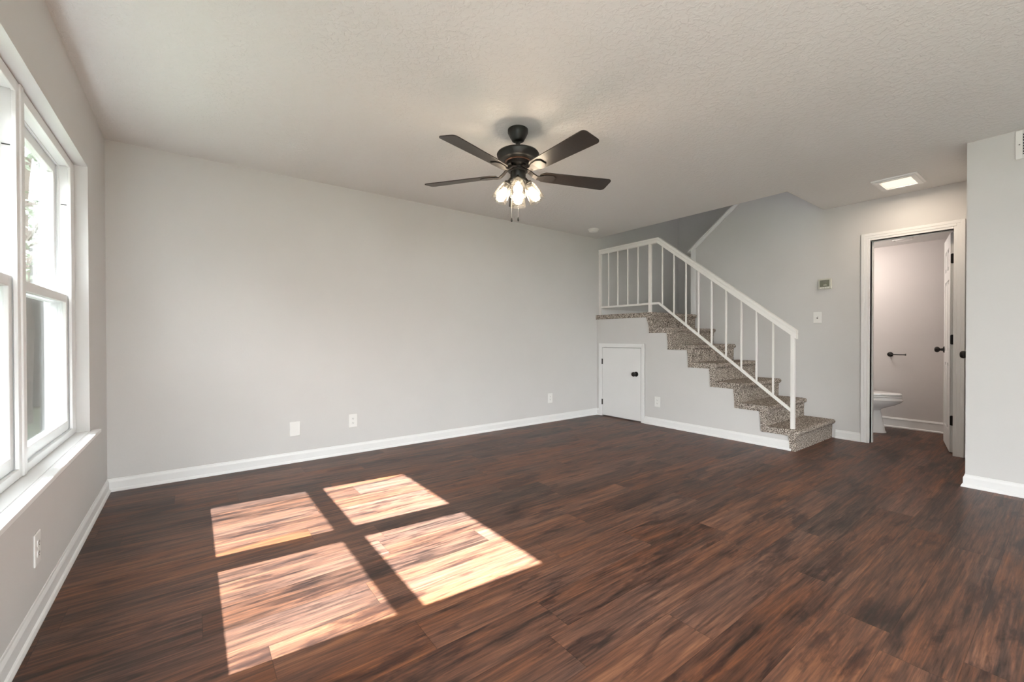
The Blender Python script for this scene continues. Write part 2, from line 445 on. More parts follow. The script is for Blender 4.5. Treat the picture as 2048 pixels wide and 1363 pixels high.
add_box(bm, XD, XD+.11, DY1, -2.45, 0, H); add_box(bm, XD, XD+.11, DY0, DY1, DZ, H); add_box(bm, XD, XD+.11, YC-.1, DY0, 0, H)
struct('wall_doorway', bm, M_wall, 'greige wall with thermostat beside the stairs, topped by a sloped white cap', 'wall')
CX0, CX1 = 5.13, 5.78                                # closet door opening in the short wall
struct('wall_closet', boxes((XR+.1, CX0, YC-.1, YC, 0, H), (CX1, XD, YC-.1, YC, 0, H), (CX0, CX1, YC-.1, YC, 2.03, H)), M_wall,
    'short wall turning away behind the right-hand corner, beside the bathroom doorway', 'wall')
struct('wall_right', boxes((XR, XR+.1, YREAR-.2, YC, 0, H)), M_wall, 'greige wall at the right edge with an air vent at the top', 'wall')
PX0, PX1 = 0.9, 2.9  # rear opening, added to let in daylight
struct('wall_rear', boxes((-.2, PX0, YREAR-.15, YREAR, 0, H), (PX1, XR+.1, YREAR-.15, YREAR, 0, H), (PX0, PX1, YREAR-.15, YREAR, PZ, H)), M_wall, 'greige wall behind the camera with a glazed door added for daylight', 'wall')
# stairwell above
struct('wall_landing', boxes((XE, XE+.12, -1.90, 0, 1.2, 5.0), (XE, XE+.12, -2.6, -1.90, 2.2, 5.0)), M_wall, 'dim end wall of the stair landing', 'wall')
struct('wall_stairwell', boxes((XW-.02, XW+.02, YOP, 0, 2.74, 5.0), (XW-.02, XE, YOP-.12, YOP-.02, 2.74, 5.0)), M_wall, 'dim upper walls around the stairwell opening', 'wall')
struct('ceiling_stairwell', boxes((XW-.1, XE+.1, YOP-.2, .1, 4.9, 5.0)), M_ceil, 'upper ceiling over the stairwell', 'ceiling')
# bathroom shell
struct('wall_bath_back', boxes((BX, BX+.12, -3.75, -1.9, 0, H)), M_bathwall, 'pale far wall of the bathroom with a paper holder', 'wall')
struct('wall_bath_left', boxes((XD+.11, BX, -1.98, -1.90, 0, 2.2)), M_bathwall, 'left wall of the bathroom behind the toilet', 'wall')
struct('wall_bath_right', boxes((XD+.11, BX, -3.75, -3.65, 0, H)), M_bathwall, 'right wall of the bathroom behind the open door', 'wall')
struct('ceiling_bath', boxes((XD+.11, BX, -3.65, -1.98, BZ, BZ+.03)), M_ceil, 'low pale ceiling of the bathroom', 'ceiling')

# under-stair wall following the steps
RIS, RUN = 0.1965, 0.258
NOS = [-2.483 + RUN*k for k in range(7)]             # nosing y of step 1..7
SR = .03                                             # riser set back behind the nosing
BND, BNV = .058, .05                                 # carpet band on the open side
pts = [(0, 0), (NOS[0]+SR+BNV, 0)]
for k in range(7):
    pts.append((NOS[k]+SR+BNV, RIS*(k+1)-BND))
    if k < 6: pts.append((NOS[k+1]+SR+BNV, RIS*(k+1)-BND))
pts.append((0, RIS*7-BND))
HY0, HY1, HZ = -0.735, -0.10, 0.935                  # hatch opening (shallow recess)
bm = prism(pts, 0, XW+.03, XW+.10)
pl = [(0, 0), (HY1, 0), (HY1, HZ), (HY0, HZ), (HY0, 0)] + pts[1:]
add_prism(bm, pl, 0, XW, XW+.03)
struct('wall_stair', bm, M_wall, 'stepped greige wall under the carpeted stairs', 'wall')

# ------------------------------------------------------------------ baseboards
PROF = [(0, 0), (.020, 0), (.020, .006), (.016, .016), (.010, .022), (.010, .066), (.007, .074), (.004, .080), (.003, .088), (0, .089)]
def baseboard(name, p0, p1, nrm, m0, m1, label, mat=M_trim):
    p0, p1, nrm = Vector((*p0, 0)), Vector((*p1, 0)), Vector((*nrm, 0))
    d = (p1-p0).normalized(); bm = bmesh.new()
    A = [bm.verts.new(p0 + nrm*t - d*(m0*t) + Vector((0, 0, z))) for t, z in PROF]
    B = [bm.verts.new(p1 + nrm*t + d*(m1*t) + Vector((0, 0, z))) for t, z in PROF]
    k = len(PROF); bm.faces.new(A); bm.faces.new(B[::-1])
    for i in range(k): bm.faces.new((A[i], B[i], B[(i+1) % k], A[(i+1) % k]))
    return struct(name, bm, mat, label, 'baseboard')
baseboard('baseboard_back', (0, 0), (XW, 0), (0, -1), -1, -1, 'white baseboard along the long bare wall')
baseboard('baseboard_left', (0, 0), (0, PY1), (1, 0), -1, 0, 'white baseboard under the double window')
baseboard('baseboard_stair', (XW, -0.789), (XW, NOS[0]+SR+.04), (-1, 0), 0, 0, 'white baseboard under the stairs, from hatch to bottom step')
baseboard('baseboard_hatch', (XW, 0), (XW, -0.047), (-1, 0), -1, 0, 'tiny white baseboard piece between room corner and hatch frame')
baseboard('baseboard_doorway', (XD, NOS[0]+.0), (XD, -2.695), (-1, 0), 0, 0, 'short white baseboard between bottom step and bathroom doorway')
baseboard('baseboard_right', (XR, YC), (XR, YREAR), (-1, 0), 1, -1, 'white baseboard below the air vent wall at right')
baseboard('baseboard_corner', (XR, YC), (CX0-.065, YC), (0, 1), 1, 0, 'baseboard return round the right-hand corner')
def bath_base():
    prof = [(0, 0), (.022, 0), (.022, .012), (.012, .020), (.012, .095), (.016, .100), (.008, .118), (0, .12)]
    bm = bmesh.new()
    add_prism(bm, [(BX-t, z) for t, z in prof], 1, -3.65, -1.98)
    return bm
struct('baseboard_bath', bath_base(), M_trim, 'white baseboard in the bathroom behind the toilet', 'baseboard')
baseboard('baseboard_landing', (XW+.05, 0), (XE, 0), (0, -1), 0, 0, 'white baseboard of the landing behind the railing').location.z = RIS*7

# ------------------------------------------------------------------ windows in the left wall
XF = -0.055                                          # interior face of the frames
def bounded(bm, x0, x1, y0, y1, z0, z1, wl, wr, wb, wt):
    """rectangular ring in the yz plane; wl = width at y0 side, wr at y1 side"""
    add_box(bm, x0, x1, y0, y0+wl, z0, z1); add_box(bm, x0, x1, y1-wr, y1, z0, z1)
    add_box(bm, x0, x1, y0+wl, y1-wr, z0, z0+wb); add_box(bm, x0, x1, y0+wl, y1-wr, z1-wt, z1)
def ring(*a):
    bm = bmesh.new(); bounded(bm, *a); return bm

def double_hung(name, y0, y1, wl, wr, label):
    t = empty(name, label, 'window', (XF, (y0+y1)/2, OZ0), 0, None, 'structure')
    def P(n, bm, m, par=t, **k):
        o = obj(n, bm, m, par, **k)
        if par is t: o.matrix_parent_inverse = Matrix.Translation(t.location).inverted()
        return o
    zb, zt = OZ0+.002, OZ1-.004
    # frame with interior lip, jamb tracks and parting ribs
    bm = bmesh.new()
    bounded(bm, XF-.012, XF, y0, y1, zb, zt, wl, wr, .035, .045)
    bounded(bm, XF-.10, XF-.012, y0, y1, zb, zt, wl-.012, wr-.012, .030, .035)
    bounded(bm, XF-.053, XF-.047, y0, y1, zb, zt, wl-.004, wr-.004, .033, .042)
    bounded(bm, XF-.115, XF-.10, y0, y1, zb, zt, wl-.002, wr-.002, .035, .045)
    P('window_frame', bm, M_vinyl, bevel=.002)
    a, b = y0+wl-.010, y1-wr+.010                    # clear width (tracks)
    zm = 1.262
    # lower sash (interior track)
    ls = P('lower_sash', ring(XF-.045, XF-.016, a, b, zb+.034, zm+.04, .042, .042, .052, .042), M_vinyl, bevel=.003)
    g = obj('window_pane', boxes((XF-.033, XF-.029, a+.042, b-.042, zb+.086, zm-.002)), M_glass, ls)
    lk = obj('tilt_latch', boxes((XF-.017, XF-.008, a+.012, a+.040, zm-.060, zm+.038)), M_vinyl, ls, bevel=.002)
    us = P('upper_sash', ring(XF-.090, XF-.060, a, b, zm-.005, zt-.036, .042, .042, .040, .052), M_vinyl, bevel=.003)
    obj('window_pane', boxes((XF-.077, XF-.073, a+.042, b-.042, zm+.035, zt-.088)), M_glass, us)
    for o in list(ls.children)+list(us.children): o.matrix_parent_inverse = Matrix.Translation(t.location).inverted() @ Matrix.Identity(4)
    for o in list(ls.children)+list(us.children): o.matrix_parent_inverse = Matrix.Identity(4)
    # balance covers: narrow dark notch in each upper track
    for s, yy in ((1, a), (-1, b)):
        P('balance_cap', boxes((XF-.040, XF-.018, yy-.001*s, yy+.0035*s, zt-.25, zt-.247)), M_slot)
    P('insect_screen', boxes((XF-.1075, XF-.106, a+.01, b-.01, zb+.03, zm+.02)), M_screen)
    P('exterior_casing', ring(-.188, -.165, y0, y1, OZ0-.02, zt, .02, .02, .03, .02), M_post)
    return t
double_hung('window_1', -1.572, OY1-.004, .052, .088, 'right-hand unit of the white double-hung window, nearer the far corner')
double_hung('window_2', OY0+.004, -1.572, .088, .052, 'left-hand unit of the white double-hung window, cut by the photo edge')
# opening reveals stay wall coloured; groove strips and mullion cover
struct('trim_1', boxes((XF-.10, XF+.006, -1.590, -1.554, OZ0+.002, OZ1-.004)), M_vinyl, 'white mullion strip between the two window units', 'window trim', bevel=.003)
# sill (stool) with nose and horns
bm = boxes((-.16, .0, OY0, OY1, OZ0-.02, OZ0), (0.0, .041, OY0-.06, -.555, OZ0-.02, OZ0))
struct('trim_2', bm, M_trim, 'deep white sill below the double window, catching sun strips', 'window sill', bevel=.003)

# unseen glazed sliding door, added behind the camera to brighten the room
t = empty('added_glazing_side', 'unseen glazed sliding door added in the window wall to let in light', 'patio door', (-.05, (PY0+PY1)/2, 0), 0, None, 'structure')
o = obj('door_frame', ring(-.16, -.05, PY0, PY1, 0.0, PZ, .06, .06, .06, .06), M_vinyl, t); o.matrix_parent_inverse = Matrix.Translation(t.location).inverted()
ym = (PY0+PY1)/2
for y0, y1, xx in ((PY0+.06, ym+.03, -.13), (ym-.03, PY1-.06, -.08)):
    o = obj('sliding_panel', ring(xx-.015, xx+.015, y0, y1, .06, PZ-.06, .07, .07, .07, .07), M_vinyl, t); o.matrix_parent_inverse = Matrix.Translation(t.location).inverted()
    obj('glass_pane', boxes((xx-.003, xx+.003, y0+.07, y1-.07, .13, PZ-.13)), M_glass, o)

t = empty('added_glazing_rear', 'unseen glazed door added in the rear wall to let in light', 'patio door', ((PX0+PX1)/2, YREAR, 0), 0, None, 'structure')  # second unseen glazed door, added as a daylight source
def ringx(bm, y0, y1, x0, x1, z0, z1, w_):
    add_box(bm, x0, x0+w_, y0, y1, z0, z1); add_box(bm, x1-w_, x1, y0, y1, z0, z1)
    add_box(bm, x0+w_, x1-w_, y0, y1, z0, z0+w_); add_box(bm, x0+w_, x1-w_, y0, y1, z1-w_, z1)
bm = bmesh.new(); ringx(bm, YREAR-.13, YREAR-.02, PX0, PX1, 0.0, PZ, .06)
o = obj('door_frame', bm, M_vinyl, t); o.matrix_parent_inverse = Matrix.Translation(t.location).inverted()
o = obj('glass_pane', boxes((PX0+.06, PX1-.06, YREAR-.075, YREAR-.069, .06, PZ-.06)), M_glass, t); o.matrix_parent_inverse = Matrix.Translation(t.location).inverted()

# ------------------------------------------------------------------ doors and casings
def casing_yz(x, y0, y1, z1, wdt, thk=.017):
    """casing around an opening in a plane x = const facing -x, with a stepped moulded profile"""
    bm = bmesh.new()
    for a, b, t_ in ((0, wdt, thk*.62), (wdt*.28, wdt*.92, thk*.85), (wdt*.62, wdt, thk)):
        add_box(bm, x-t_, x, y1+a, y1+b, 0, z1+b); add_box(bm, x-t_, x, y0-b, y0-a, 0, z1+b)
        add_box(bm, x-t_, x, y0-a, y1+a, z1+a, z1+b)
    return bm
struct('trim_3', casing_yz(XD, DY0, DY1, DZ, .072), M_trim, 'white moulded casing around the bathroom doorway', 'door casing', bevel=.003)
bm = boxes((XD-.002, XD+.112, DY1, DY1+.012, 0, DZ), (XD-.002, XD+.112, DY0-.012, DY0, 0, DZ), (XD-.002, XD+.112, DY0, DY1, DZ, DZ+.012),
    (XD+.045, XD+.075, DY1-.012, DY1, 0, DZ-.0), (XD+.045, XD+.075, DY0, DY1, DZ-.012, DZ))
struct('trim_4', bm, M_trim, 'white jamb lining inside the bathroom doorway', 'door jamb', bevel=.002)

def knob_prof():
    return [(.0, 0), (.032, 0), (.032, .004), (.026, .009), (.013, .012), (.011, .030), (.016, .034), (.026, .041), (.0295, .052), (.027, .063), (.018, .071), (0, .074)]
def make_knob(name, p, d, parent, mat=M_black):
    o = obj(name, lathe(knob_prof(), 28, frame_to(p, d)), mat, parent, smooth=True)
    return o

# bathroom door, opened inwards about 75 degrees
LD = math.radians(11.6)
dr = empty('door_1', 'white six-panel bathroom door standing open inside the doorway', 'door', (XD+.118, DY0+.001, 0), LD, None, 'structure')
def panel_leaf(wd, ht, th):
    """leaf along +x, thickness along -y..0 ; six raised panels on both faces"""
    bm = bmesh.new()
    st, mid = .10, .075
    cols = [(st, (wd-mid)/2), ((wd+mid)/2, wd-st)]
    rows = [(.20, .82), (.93, 1.60), (1.70, 1.90)]
    add_box(bm, 0, wd, -th+.008, -.008, 0.008, ht)
    xs = [0, cols[0][0], cols[0][1], cols[1][0], cols[1][1], wd]
    for y0, y1 in ((-.008, 0), (-th, -th+.008)):
        for a, b in ((0, xs[1]), (xs[2], xs[3]), (xs[4], wd)): add_box(bm, a, b, y0, y1, .008, ht)
        zs = [.008, rows[0][0], rows[0][1], rows[1][0], rows[1][1], rows[2][0], rows[2][1], ht]
        for c0, c1 in cols:
            for i in (0, 2, 4, 6): add_box(bm, c0, c1, y0, y1, zs[i], zs[i+1])
            for r0, r1 in rows:
                add_box(bm, c0+.03, c1-.03, y0+.002 if y0 < -.02 else y0, y1 if y0 < -.02 else y1-.002, r0+.03, r1-.03)
    return bm
bm = panel_leaf(.585, 2.025, .035); bmesh.ops.translate(bm, vec=(.003, .037, 0), verts=bm.verts)
obj('door_leaf', bm, M_door, dr, bevel=.003)
make_knob('door_knob', (.525, .037, .94), (0, 1, 0), dr)
make_knob('door_knob', (.525, .002, .94), (0, -1, 0), dr)
for z in (1.785, 1.042, .299):
    pts = [(.003, z-.045), (.028, z-.045), (.034, z-.038), (.034, z+.038), (.028, z+.045), (.003, z+.045)]
    bm = prism(pts, 0, .0005, .0033)
    add_rod(bm, (0, 0, z-.047), (0, 0, z+.047), .006)
    obj('hinge', bm, M_black, dr)

# hatch under the stairs
hd = empty('door_2', 'small white hatch door under the stairs with black knob', 'hatch door', (XW, (HY0+HY1)/2, 0), 0, None, 'structure')
Hinv = Matrix.Translation(hd.location).inverted()
def HP(n, bm, m, **k):
    o = obj(n, bm, m, hd, **k); o.matrix_parent_inverse = Hinv; return o
HP('door_casing', casing_yz(XW, HY0, HY1, HZ, .054, .014), M_trim, bevel=.002)
HP('door_leaf', boxes((XW-.004, XW+.022, HY0+.007, HY1-.005, .014, HZ-.006)), M_door, bevel=.002)
HP('opening_shadow_gap', boxes((XW+.024, XW+.0295, HY0, HY1, 0.0, HZ)), M_gap)
make_knob('door_knob', (XW-.004, -.660, .602), (-1, 0, 0), hd).matrix_parent_inverse = Hinv
for z in (.742, .190):
    bm = boxes((XW-.0075, XW-.004, HY1-.012, HY1+.006, z-.035, z+.035)); add_rod(bm, (XW-.010, HY1-.002, z-.037), (XW-.010, HY1-.002, z+.037), .006)
    HP('hinge', bm, M_black)

# closet door in the short wall (only its knob shows past the corner)
cd3 = empty('door_3', 'closet door round the right-hand corner, only its black knob showing', 'door', ((CX0+CX1)/2, YC, 0), 0, None, 'structure')
Kinv = Matrix.Translation(cd3.location).inverted()
def KP(n, bm, m, **k):
    o = obj(n, bm, m, cd3, **k); o.matrix_parent_inverse = Kinv; return o
bm = bmesh.new()
for a, b, t_ in ((0, .062, .011), (.02, .062, .016)):
    add_box(bm, CX0-b, CX0-a, YC, YC+t_, 0, 2.03+b); add_box(bm, CX1+a, CX1+b, YC, YC+t_, 0, 2.03+b); add_box(bm, CX0-a, CX1+a, YC, YC+t_, 2.03+a, 2.03+b)
KP('door_casing', bm, M_trim, bevel=.002)
KP('door_leaf', boxes((CX0+.003, CX1-.003, YC-.04, YC-.005, .01, 2.027)), M_door, bevel=.002)
make_knob('door_knob', (CX0+.06, YC-.005, .932), (0, 1, 0), cd3).matrix_parent_inverse = Kinv

# ------------------------------------------------------------------ staircase
stair = empty('staircase', 'taupe carpeted staircase climbing to the landing under the white railing', 'staircase', (XW, NOS[0], 0))
Sinv = Matrix.Translation(stair.location).inverted()
def arc(cx, cz, r, a0, a1, n):
    return [(cx+r*math.cos(math.radians(a0+(a1-a0)*i/n)), cz+r*math.sin(math.radians(a0+(a1-a0)*i/n))) for i in range(n+1)]
def resample(pts, d):
    out = []
    for a, b in zip(pts, pts[1:]+pts[:1]):
        L = math.hypot(b[0]-a[0], b[1]-a[1]); n = max(1, round(L/d))
        for i in range(n): out.append((a[0]+(b[0]-a[0])*i/n, a[1]+(b[1]-a[1])*i/n))
    return out
def carpet_solid(poly, x0, x1, sgn=1, amp=.0045, d=.014):
    poly = resample(poly, d); nx = max(2, round((x1-x0)/.016)); bm = bmesh.new(); rings = []
    for i in range(nx+1):
        x = x0+(x1-x0)*i/nx
        rings.append([bm.verts.new((x, p[0], p[1])) for p in poly])
    k = len(poly)
    for a, b in zip(rings, rings[1:]):
        for i in range(k): bm.faces.new((a[i], b[i], b[(i+1) % k], a[(i+1) % k]))
    caps = [bm.faces.new(rings[0]), bm.faces.new(rings[-1][::-1])]
    bmesh.ops.triangulate(bm, faces=caps)
    bmesh.ops.recalc_face_normals(bm, faces=bm.faces); bm.normal_update()
    for v in bm.verts:
        q = v.co*48
        s = mnoise.noise(q)*.7 + mnoise.noise(q*2.3+Vector((5, 1, 2)))*.5
        v.co = v.co + v.normal*(s*amp)
    return bm
def step_poly(n, z0, z1, nn, zrear=None):
    """n: nosing y; z0/z1 lower and upper level; nn: next riser face y"""
    r = n+SR; p = [(r, z0)]
    p += [(r-.002, z1-.062), (r-.006, z1-.052)]
    p += arc(n+.024, z1-.024, .024, 250, 90, 9)
    p += [(nn, z1), (nn+BNV, z1), (nn+BNV, z1-BND), (r+BNV, z1-BND), (r+BNV, z0)]
    return p
for k in range(6):
    o = obj('carpeted_step', carpet_solid(step_poly(NOS[k], RIS*k, RIS*(k+1), NOS[k+1]+SR), XW-.012, XD-.006 - (.01 if k else .0)), M_carpet, stair, smooth=True)
    o.matrix_parent_inverse = Sinv
ZL = RIS*7; n = NOS[6]; r = n+SR
p = [(r, RIS*6), (r-.002, ZL-.062), (r-.006, ZL-.052)] + arc(n+.024, ZL-.024, .024, 250, 90, 9) + [(-.001, ZL), (-.001, ZL-BND), (r+BNV, ZL-BND), (r+BNV, RIS*6)]
o = obj('carpeted_landing', carpet_solid(p, XW-.022, XD-.016), M_carpet, stair, smooth=True); o.matrix_parent_inverse = Sinv
o = obj('carpeted_landing', boxes((XD-.016, XE-.003, -.848, -.003, ZL-BND, ZL)), M_carpet, stair); o.matrix_parent_inverse = Sinv

# sloped cap and corner board of the wall beside the upper flight
def sloped(bm, y0, z0, y1, z1, below, above, x0, x1):
    add_prism(bm, [(y0, z0-below), (y1, z1-below), (y1, z1+above), (y0, z0+above)], 0, x0, x1)
cap = bmesh.new(); s = .80
sloped(cap, -.80, ZK-.04, -2.36, ZK+1.51*s, 0.0, .022, XD-.022, XD+.13)
sloped(cap, -.85, ZK, -2.36, ZK+1.51*s, .040, 0.0, XD-.012, XD)
struct('trim_5', cap, M_trim, 'sloped white cap on top of the wall beside the upper stairs', 'wall cap', bevel=.002)
struct('trim_6', boxes((XD-.010, XD+.0, -.912, -.85, ZL, ZK), (XD-.010, XD+.12, -.85, -.838, ZL, ZK)), M_trim, 'white vertical corner board at the landing end of the capped wall', 'corner board', bevel=.002)

# ------------------------------------------------------------------ railing
XRL = 5.035
rl = empty('stair_railing', 'white metal stair railing with thin balusters along landing and steps', 'railing', (XRL, -2.414, RIS))
Rinv = Matrix.Translation(rl.location).inverted()
def RP(n, bm, m=M_rail, par=None, **k):
    o = obj(n, bm, m, rl if par is None else par, **k)
    if par is None: o.matrix_parent_inverse = Rinv
    return o
TA, TB, TC = (-.005, 2.283), (-.955, 2.283), (-2.440, 1.130)      # top line of handrail
hs = (TC[1]-TB[1])/(TC[0]-TB[0])
def rail_poly(d0, d1):
    """band between vertical offsets d0 (top) and d1 (bottom) below the top line, mitred at the apex"""
    c = math.sqrt(1+hs*hs)
    def apex(d):
        z = TB[1]-d; y = TB[0] + (d*c-d)/hs if True else 0
        return (y, z)
    A0, A1 = apex(d0), apex(d1); c0, c1 = d0*c, d1*c
    return [(TA[0], TA[1]-d0), A0, (TC[0], TC[1]-c0), (TC[0], TC[1]-c1), A1, (TA[0], TA[1]-d1)]
def poly_solid(bm, poly, x0, x1):
    # split at apex so that each half is convex
    a, b, c, d, e, f = poly
    add_prism(bm, [a, b, e, f], 0, x0, x1); add_prism(bm, [b, c, d, e], 0, x0, x1)
bm = bmesh.new(); poly_solid(bm, rail_poly(0, .022), XRL-.024, XRL+.024); poly_solid(bm, rail_poly(.022, .030), XRL-.019, XRL+.019); poly_solid(bm, rail_poly(.030, .064), XRL-.022, XRL+.022)
RP('handrail', bm, bevel=.002)
BA, BB, BC = (-.01, 1.484), (-.955, 1.484), (-2.39, .370)
bs = (BC[1]-BB[1])/(BC[0]-BB[0]); hb = .0125; cb = hb*math.sqrt(1+bs*bs)
bm = bmesh.new()
poly_solid(bm, [(BA[0], BA[1]+hb), (BB[0]-.004, BB[1]+hb), (BC[0], BC[1]+cb), (BC[0], BC[1]-cb), (BB[0]+.004, BB[1]-hb), (BA[0], BA[1]-hb)], XRL-.0125, XRL+.0125)
RP('bottom_rail', bm, bevel=.0015)
def top_z(y): return (TB[1]-.06) if y > TB[0] else TB[1]+hs*(y-TB[0])-.06*math.sqrt(1+hs*hs)
def bot_z(y): return BB[1] if y > BB[0] else BB[1]+bs*(y-BB[0])
hp = .0165
for y, zb in ((-.020, ZL), (-.826, ZL), (-2.405, RIS)):
    RP('railing_post', boxes((XRL-hp, XRL+hp, y-hp, y+hp, zb-.004, top_z(y)+.02)), bevel=.0015)
hw = .0075
for y in (-.165, -.325, -.487, -.648, -1.0, -1.155, -1.308, -1.461, -1.612, -1.770, -1.929, -2.078, -2.232):
    RP('baluster', boxes((XRL-hw, XRL+hw, y-hw, y+hw, bot_z(y), top_z(y)+.01)), bevel=.001)

# ------------------------------------------------------------------ ceiling fan
FX, FY = 2.203, -1.811
AX = math.radians(52.3)                              # azimuth pointing away from the camera
fan = empty('ceiling_fan', 'dark five-blade ceiling fan with four lit clear glass shades', 'ceiling fan', (FX, FY, H))
def FP(n, bm, m, par=None, **k):
    return obj(n, bm, m, fan if par is None else par, **k)
Z0 = H
FP('canopy', lathe([(0, 0), (.060, 0), (.067, -.006), (.067, -.026), (.050, -.060), (.044, -.068), (.040, -.078), (.030, -.084), (0, -.084)], 40), M_fan, smooth=True)
FP('downrod', lathe([(.0135, -.08), (.0135, -.150)], 20), M_fan, smooth=True)
FP('motor_housing', lathe([(0, -.132), (.025, -.134), (.060, -.138), (.110, -.149), (.134, -.160), (.140, -.170), (.138, -.178), (.124, -.205), (.118, -.210), (.100, -.211), (.088, -.214), (0, -.214)], 56), M_fan, smooth=True)
FP('accent_ring', lathe([(.086, -.211), (.087, -.217), (.080, -.221), (.078, -.221), (.078, -.211)], 48, cap=False), M_copper, smooth=True)
FP('rotor_hub', lathe([(.078, -.213), (.078, -.245), (.060, -.252), (.054, -.256), (.054, -.270), (.064, -.276), (.064, -.282), (.05, -.284), (0, -.284)], 40), M_black, smooth=True)
FP('switch_housing', lathe([(.050, -.280), (.051, -.284), (.050, -.330), (.046, -.338), (.030, -.343), (0, -.344)], 40), M_fan, smooth=True)
BZL = -.296                                          # blade plane below the ceiling
for i in range(5):
    az = math.radians(53 + 72*i)
    # blade: flat board pitched 12 deg, rounded corners
    r0, r1, w0, w1, th = .150, .668, .054, .068, .006
    out = []
    out += [(r0, -w0*.55), (r0+.03, -w0*.95), (r0+.06, -w0)]
    cr = .028
    out += [(r1-cr+cr*math.sin(a), -w1+cr-cr*math.cos(a)) for a in [PI/2*q/6 for q in range(7)]]
    out += [(r1-cr+cr*math.cos(a), w1-cr+cr*math.sin(a)) for a in [PI/2*q/6 for q in range(7)]]
    out += [(r0+.06, w0), (r0+.03, w0*.95), (r0, w0*.55)]
    bm = prism(out, 2, -th/2, th/2)
    rot = Matrix.Rotation(az, 4, 'Z') @ Matrix.Translation((0, 0, BZL)) @ Matrix.Rotation(math.radians(-12), 4, 'X')
    bmesh.ops.transform(bm, matrix=rot, verts=bm.verts)
    bl = FP('fan_blade', bm, M_blade, bevel=.0015)
    # blade iron: arm dropping from the hub to a forked plate under the blade
    bm = bmesh.new()
    secs = [(.050, -.262+.296, .020, .010), (.080, -.268+.296, .019, .012), (.105, .006, .019, .012), (.130, -.010, .020, .009), (.155, -.012, .024, .006), (.185, -.008, .036, .004), (.235, -.0075, .040, .004), (.262, -.0075, .022, .004)]
    prev = None
    for (rr_, zz, hw_, ht_) in secs:
        ring_ = [bm.verts.new((rr_, sy*hw_, zz+sz*ht_/2)) for sy, sz in ((-1, -1), (1, -1), (1, 1), (-1, 1))]
        if prev:
            for q in range(4): bm.faces.new((prev[q], prev[(q+1) % 4], ring_[(q+1) % 4], ring_[q]))
        else: bm.faces.new(ring_)
        prev = ring_
    bm.faces.new(prev)
    bmesh.ops.transform(bm, matrix=rot, verts=bm.verts)
    FP('blade_iron', bm, M_iron, bevel=.002)
for i in range(4):
    az = AX + PI/2*i
    d = Vector((math.cos(az), math.sin(az), 0))
    tilt = math.radians(28)
    ax = d*math.sin(tilt) + Vector((0, 0, -math.cos(tilt)))
    base = d*.044 + Vector((0, 0, -.328)); neck = d*.064 + Vector((0, 0, -.350))
    bm = bmesh.new(); add_tube(bm, [base-d*.02+Vector((0, 0, .01)), base, neck], .012)
    FP('lamp_arm', bm, M_fan, smooth=True)
    mt = frame_to(neck, ax)
    so = FP('lamp_socket', lathe([(0, -.006), (.016, -.004), (.024, .002), (.024, .012), (.018, .016), (.018, .042), (0, .044)], 24, mt), M_fan, smooth=True)
    prof = [(.024, .004), (.030, .012), (.037, .030), (.043, .055), (.048, .085), (.052, .118), (.054, .140)]
    inner = [(r_-.0022, z_) for r_, z_ in prof[::-1]]
    FP('glass_shade', lathe(prof+inner, 36, mt, cap=False), M_shade, smooth=True)
    bp_ = [(0, .042), (.012, .044), (.014, .054), (.022, .068), (.029, .084), (.030, .096), (.026, .110), (.016, .119), (0, .122)]
    FP('light_bulb', lathe(bp_, 24, mt), M_bulb, smooth=True)
rgt = Vector((math.sin(AX), -math.cos(AX), 0))
for lat, zb, fw in ((-.042, -.612, .0), (.0015, -.616, .03)):
    q = rgt*lat + Vector((math.cos(AX), math.sin(AX), 0))*(-fw)
    ch = FP('pull_chain', rod((q.x, q.y, -.335), (q.x, q.y, zb+.03), .0011, 6), M_chain)
    FP('chain_fob', lathe([(0, 0), (.005, .003), (.006, .012), (.004, .024), (.0015, .030), (0, .030)], 14, Matrix.Translation((q.x, q.y, zb))), M_fan, ch, smooth=True)

# ------------------------------------------------------------------ ceiling fixtures
cl = empty('ceiling_light', 'square recessed ceiling light glowing warm near the bathroom doorway', 'ceiling light', (5.47, -3.07, H))
LX, LY = .182, .153
bm = bmesh.new()
def ringz(bm, x0, x1, y0, y1, z0, z1, w_):
    add_box(bm, x0, x0+w_, y0, y1, z0, z1); add_box(bm, x1-w_, x1, y0, y1, z0, z1)
    add_box(bm, x0+w_, x1-w_, y0, y0+w_, z0, z1); add_box(bm, x0+w_, x1-w_, y1-w_, y1, z0, z1)
ringz(bm, -LX, LX, -LY, LY, -.014, 0, .05); ringz(bm, -LX+.014, LX-.014, -LY+.014, LY-.014, -.022, -.014, .036)
obj('light_frame', bm, M_trim, cl, bevel=.004)
obj('light_lens', boxes((-LX+.05, LX-.05, -LY+.05, LY-.05, -.012, -.006)), M_lens, cl)
hl = bpy.data.lights.new('ceiling_light_lamp', 'AREA'); hl.shape = 'RECTANGLE'; hl.size = .11; hl.size_y = .08; hl.energy = 2.0; hl.color = (1.0, .84, .66)
lo = bpy.data.objects.new('ceiling_light_lamp', hl); C.objects.link(lo); lo.parent = cl; lo.location = (.02, -.02, -.0135)
sm = empty('smoke_detector', 'round white smoke detector on the ceiling near the landing', 'smoke detector', (4.56, -.323, H))
obj('detector_base', lathe([(0, 0), (.064, 0), (.066, -.004), (.066, -.012), (.058, -.014), (0, -.014)], 36), M_plate, sm, smooth=True)
obj('detector_cover', lathe([(.056, -.013), (.058, -.020), (.052, -.032), (.040, -.038), (.020, -.040), (0, -.040)], 36, cap=False), M_plate, sm, smooth=True)

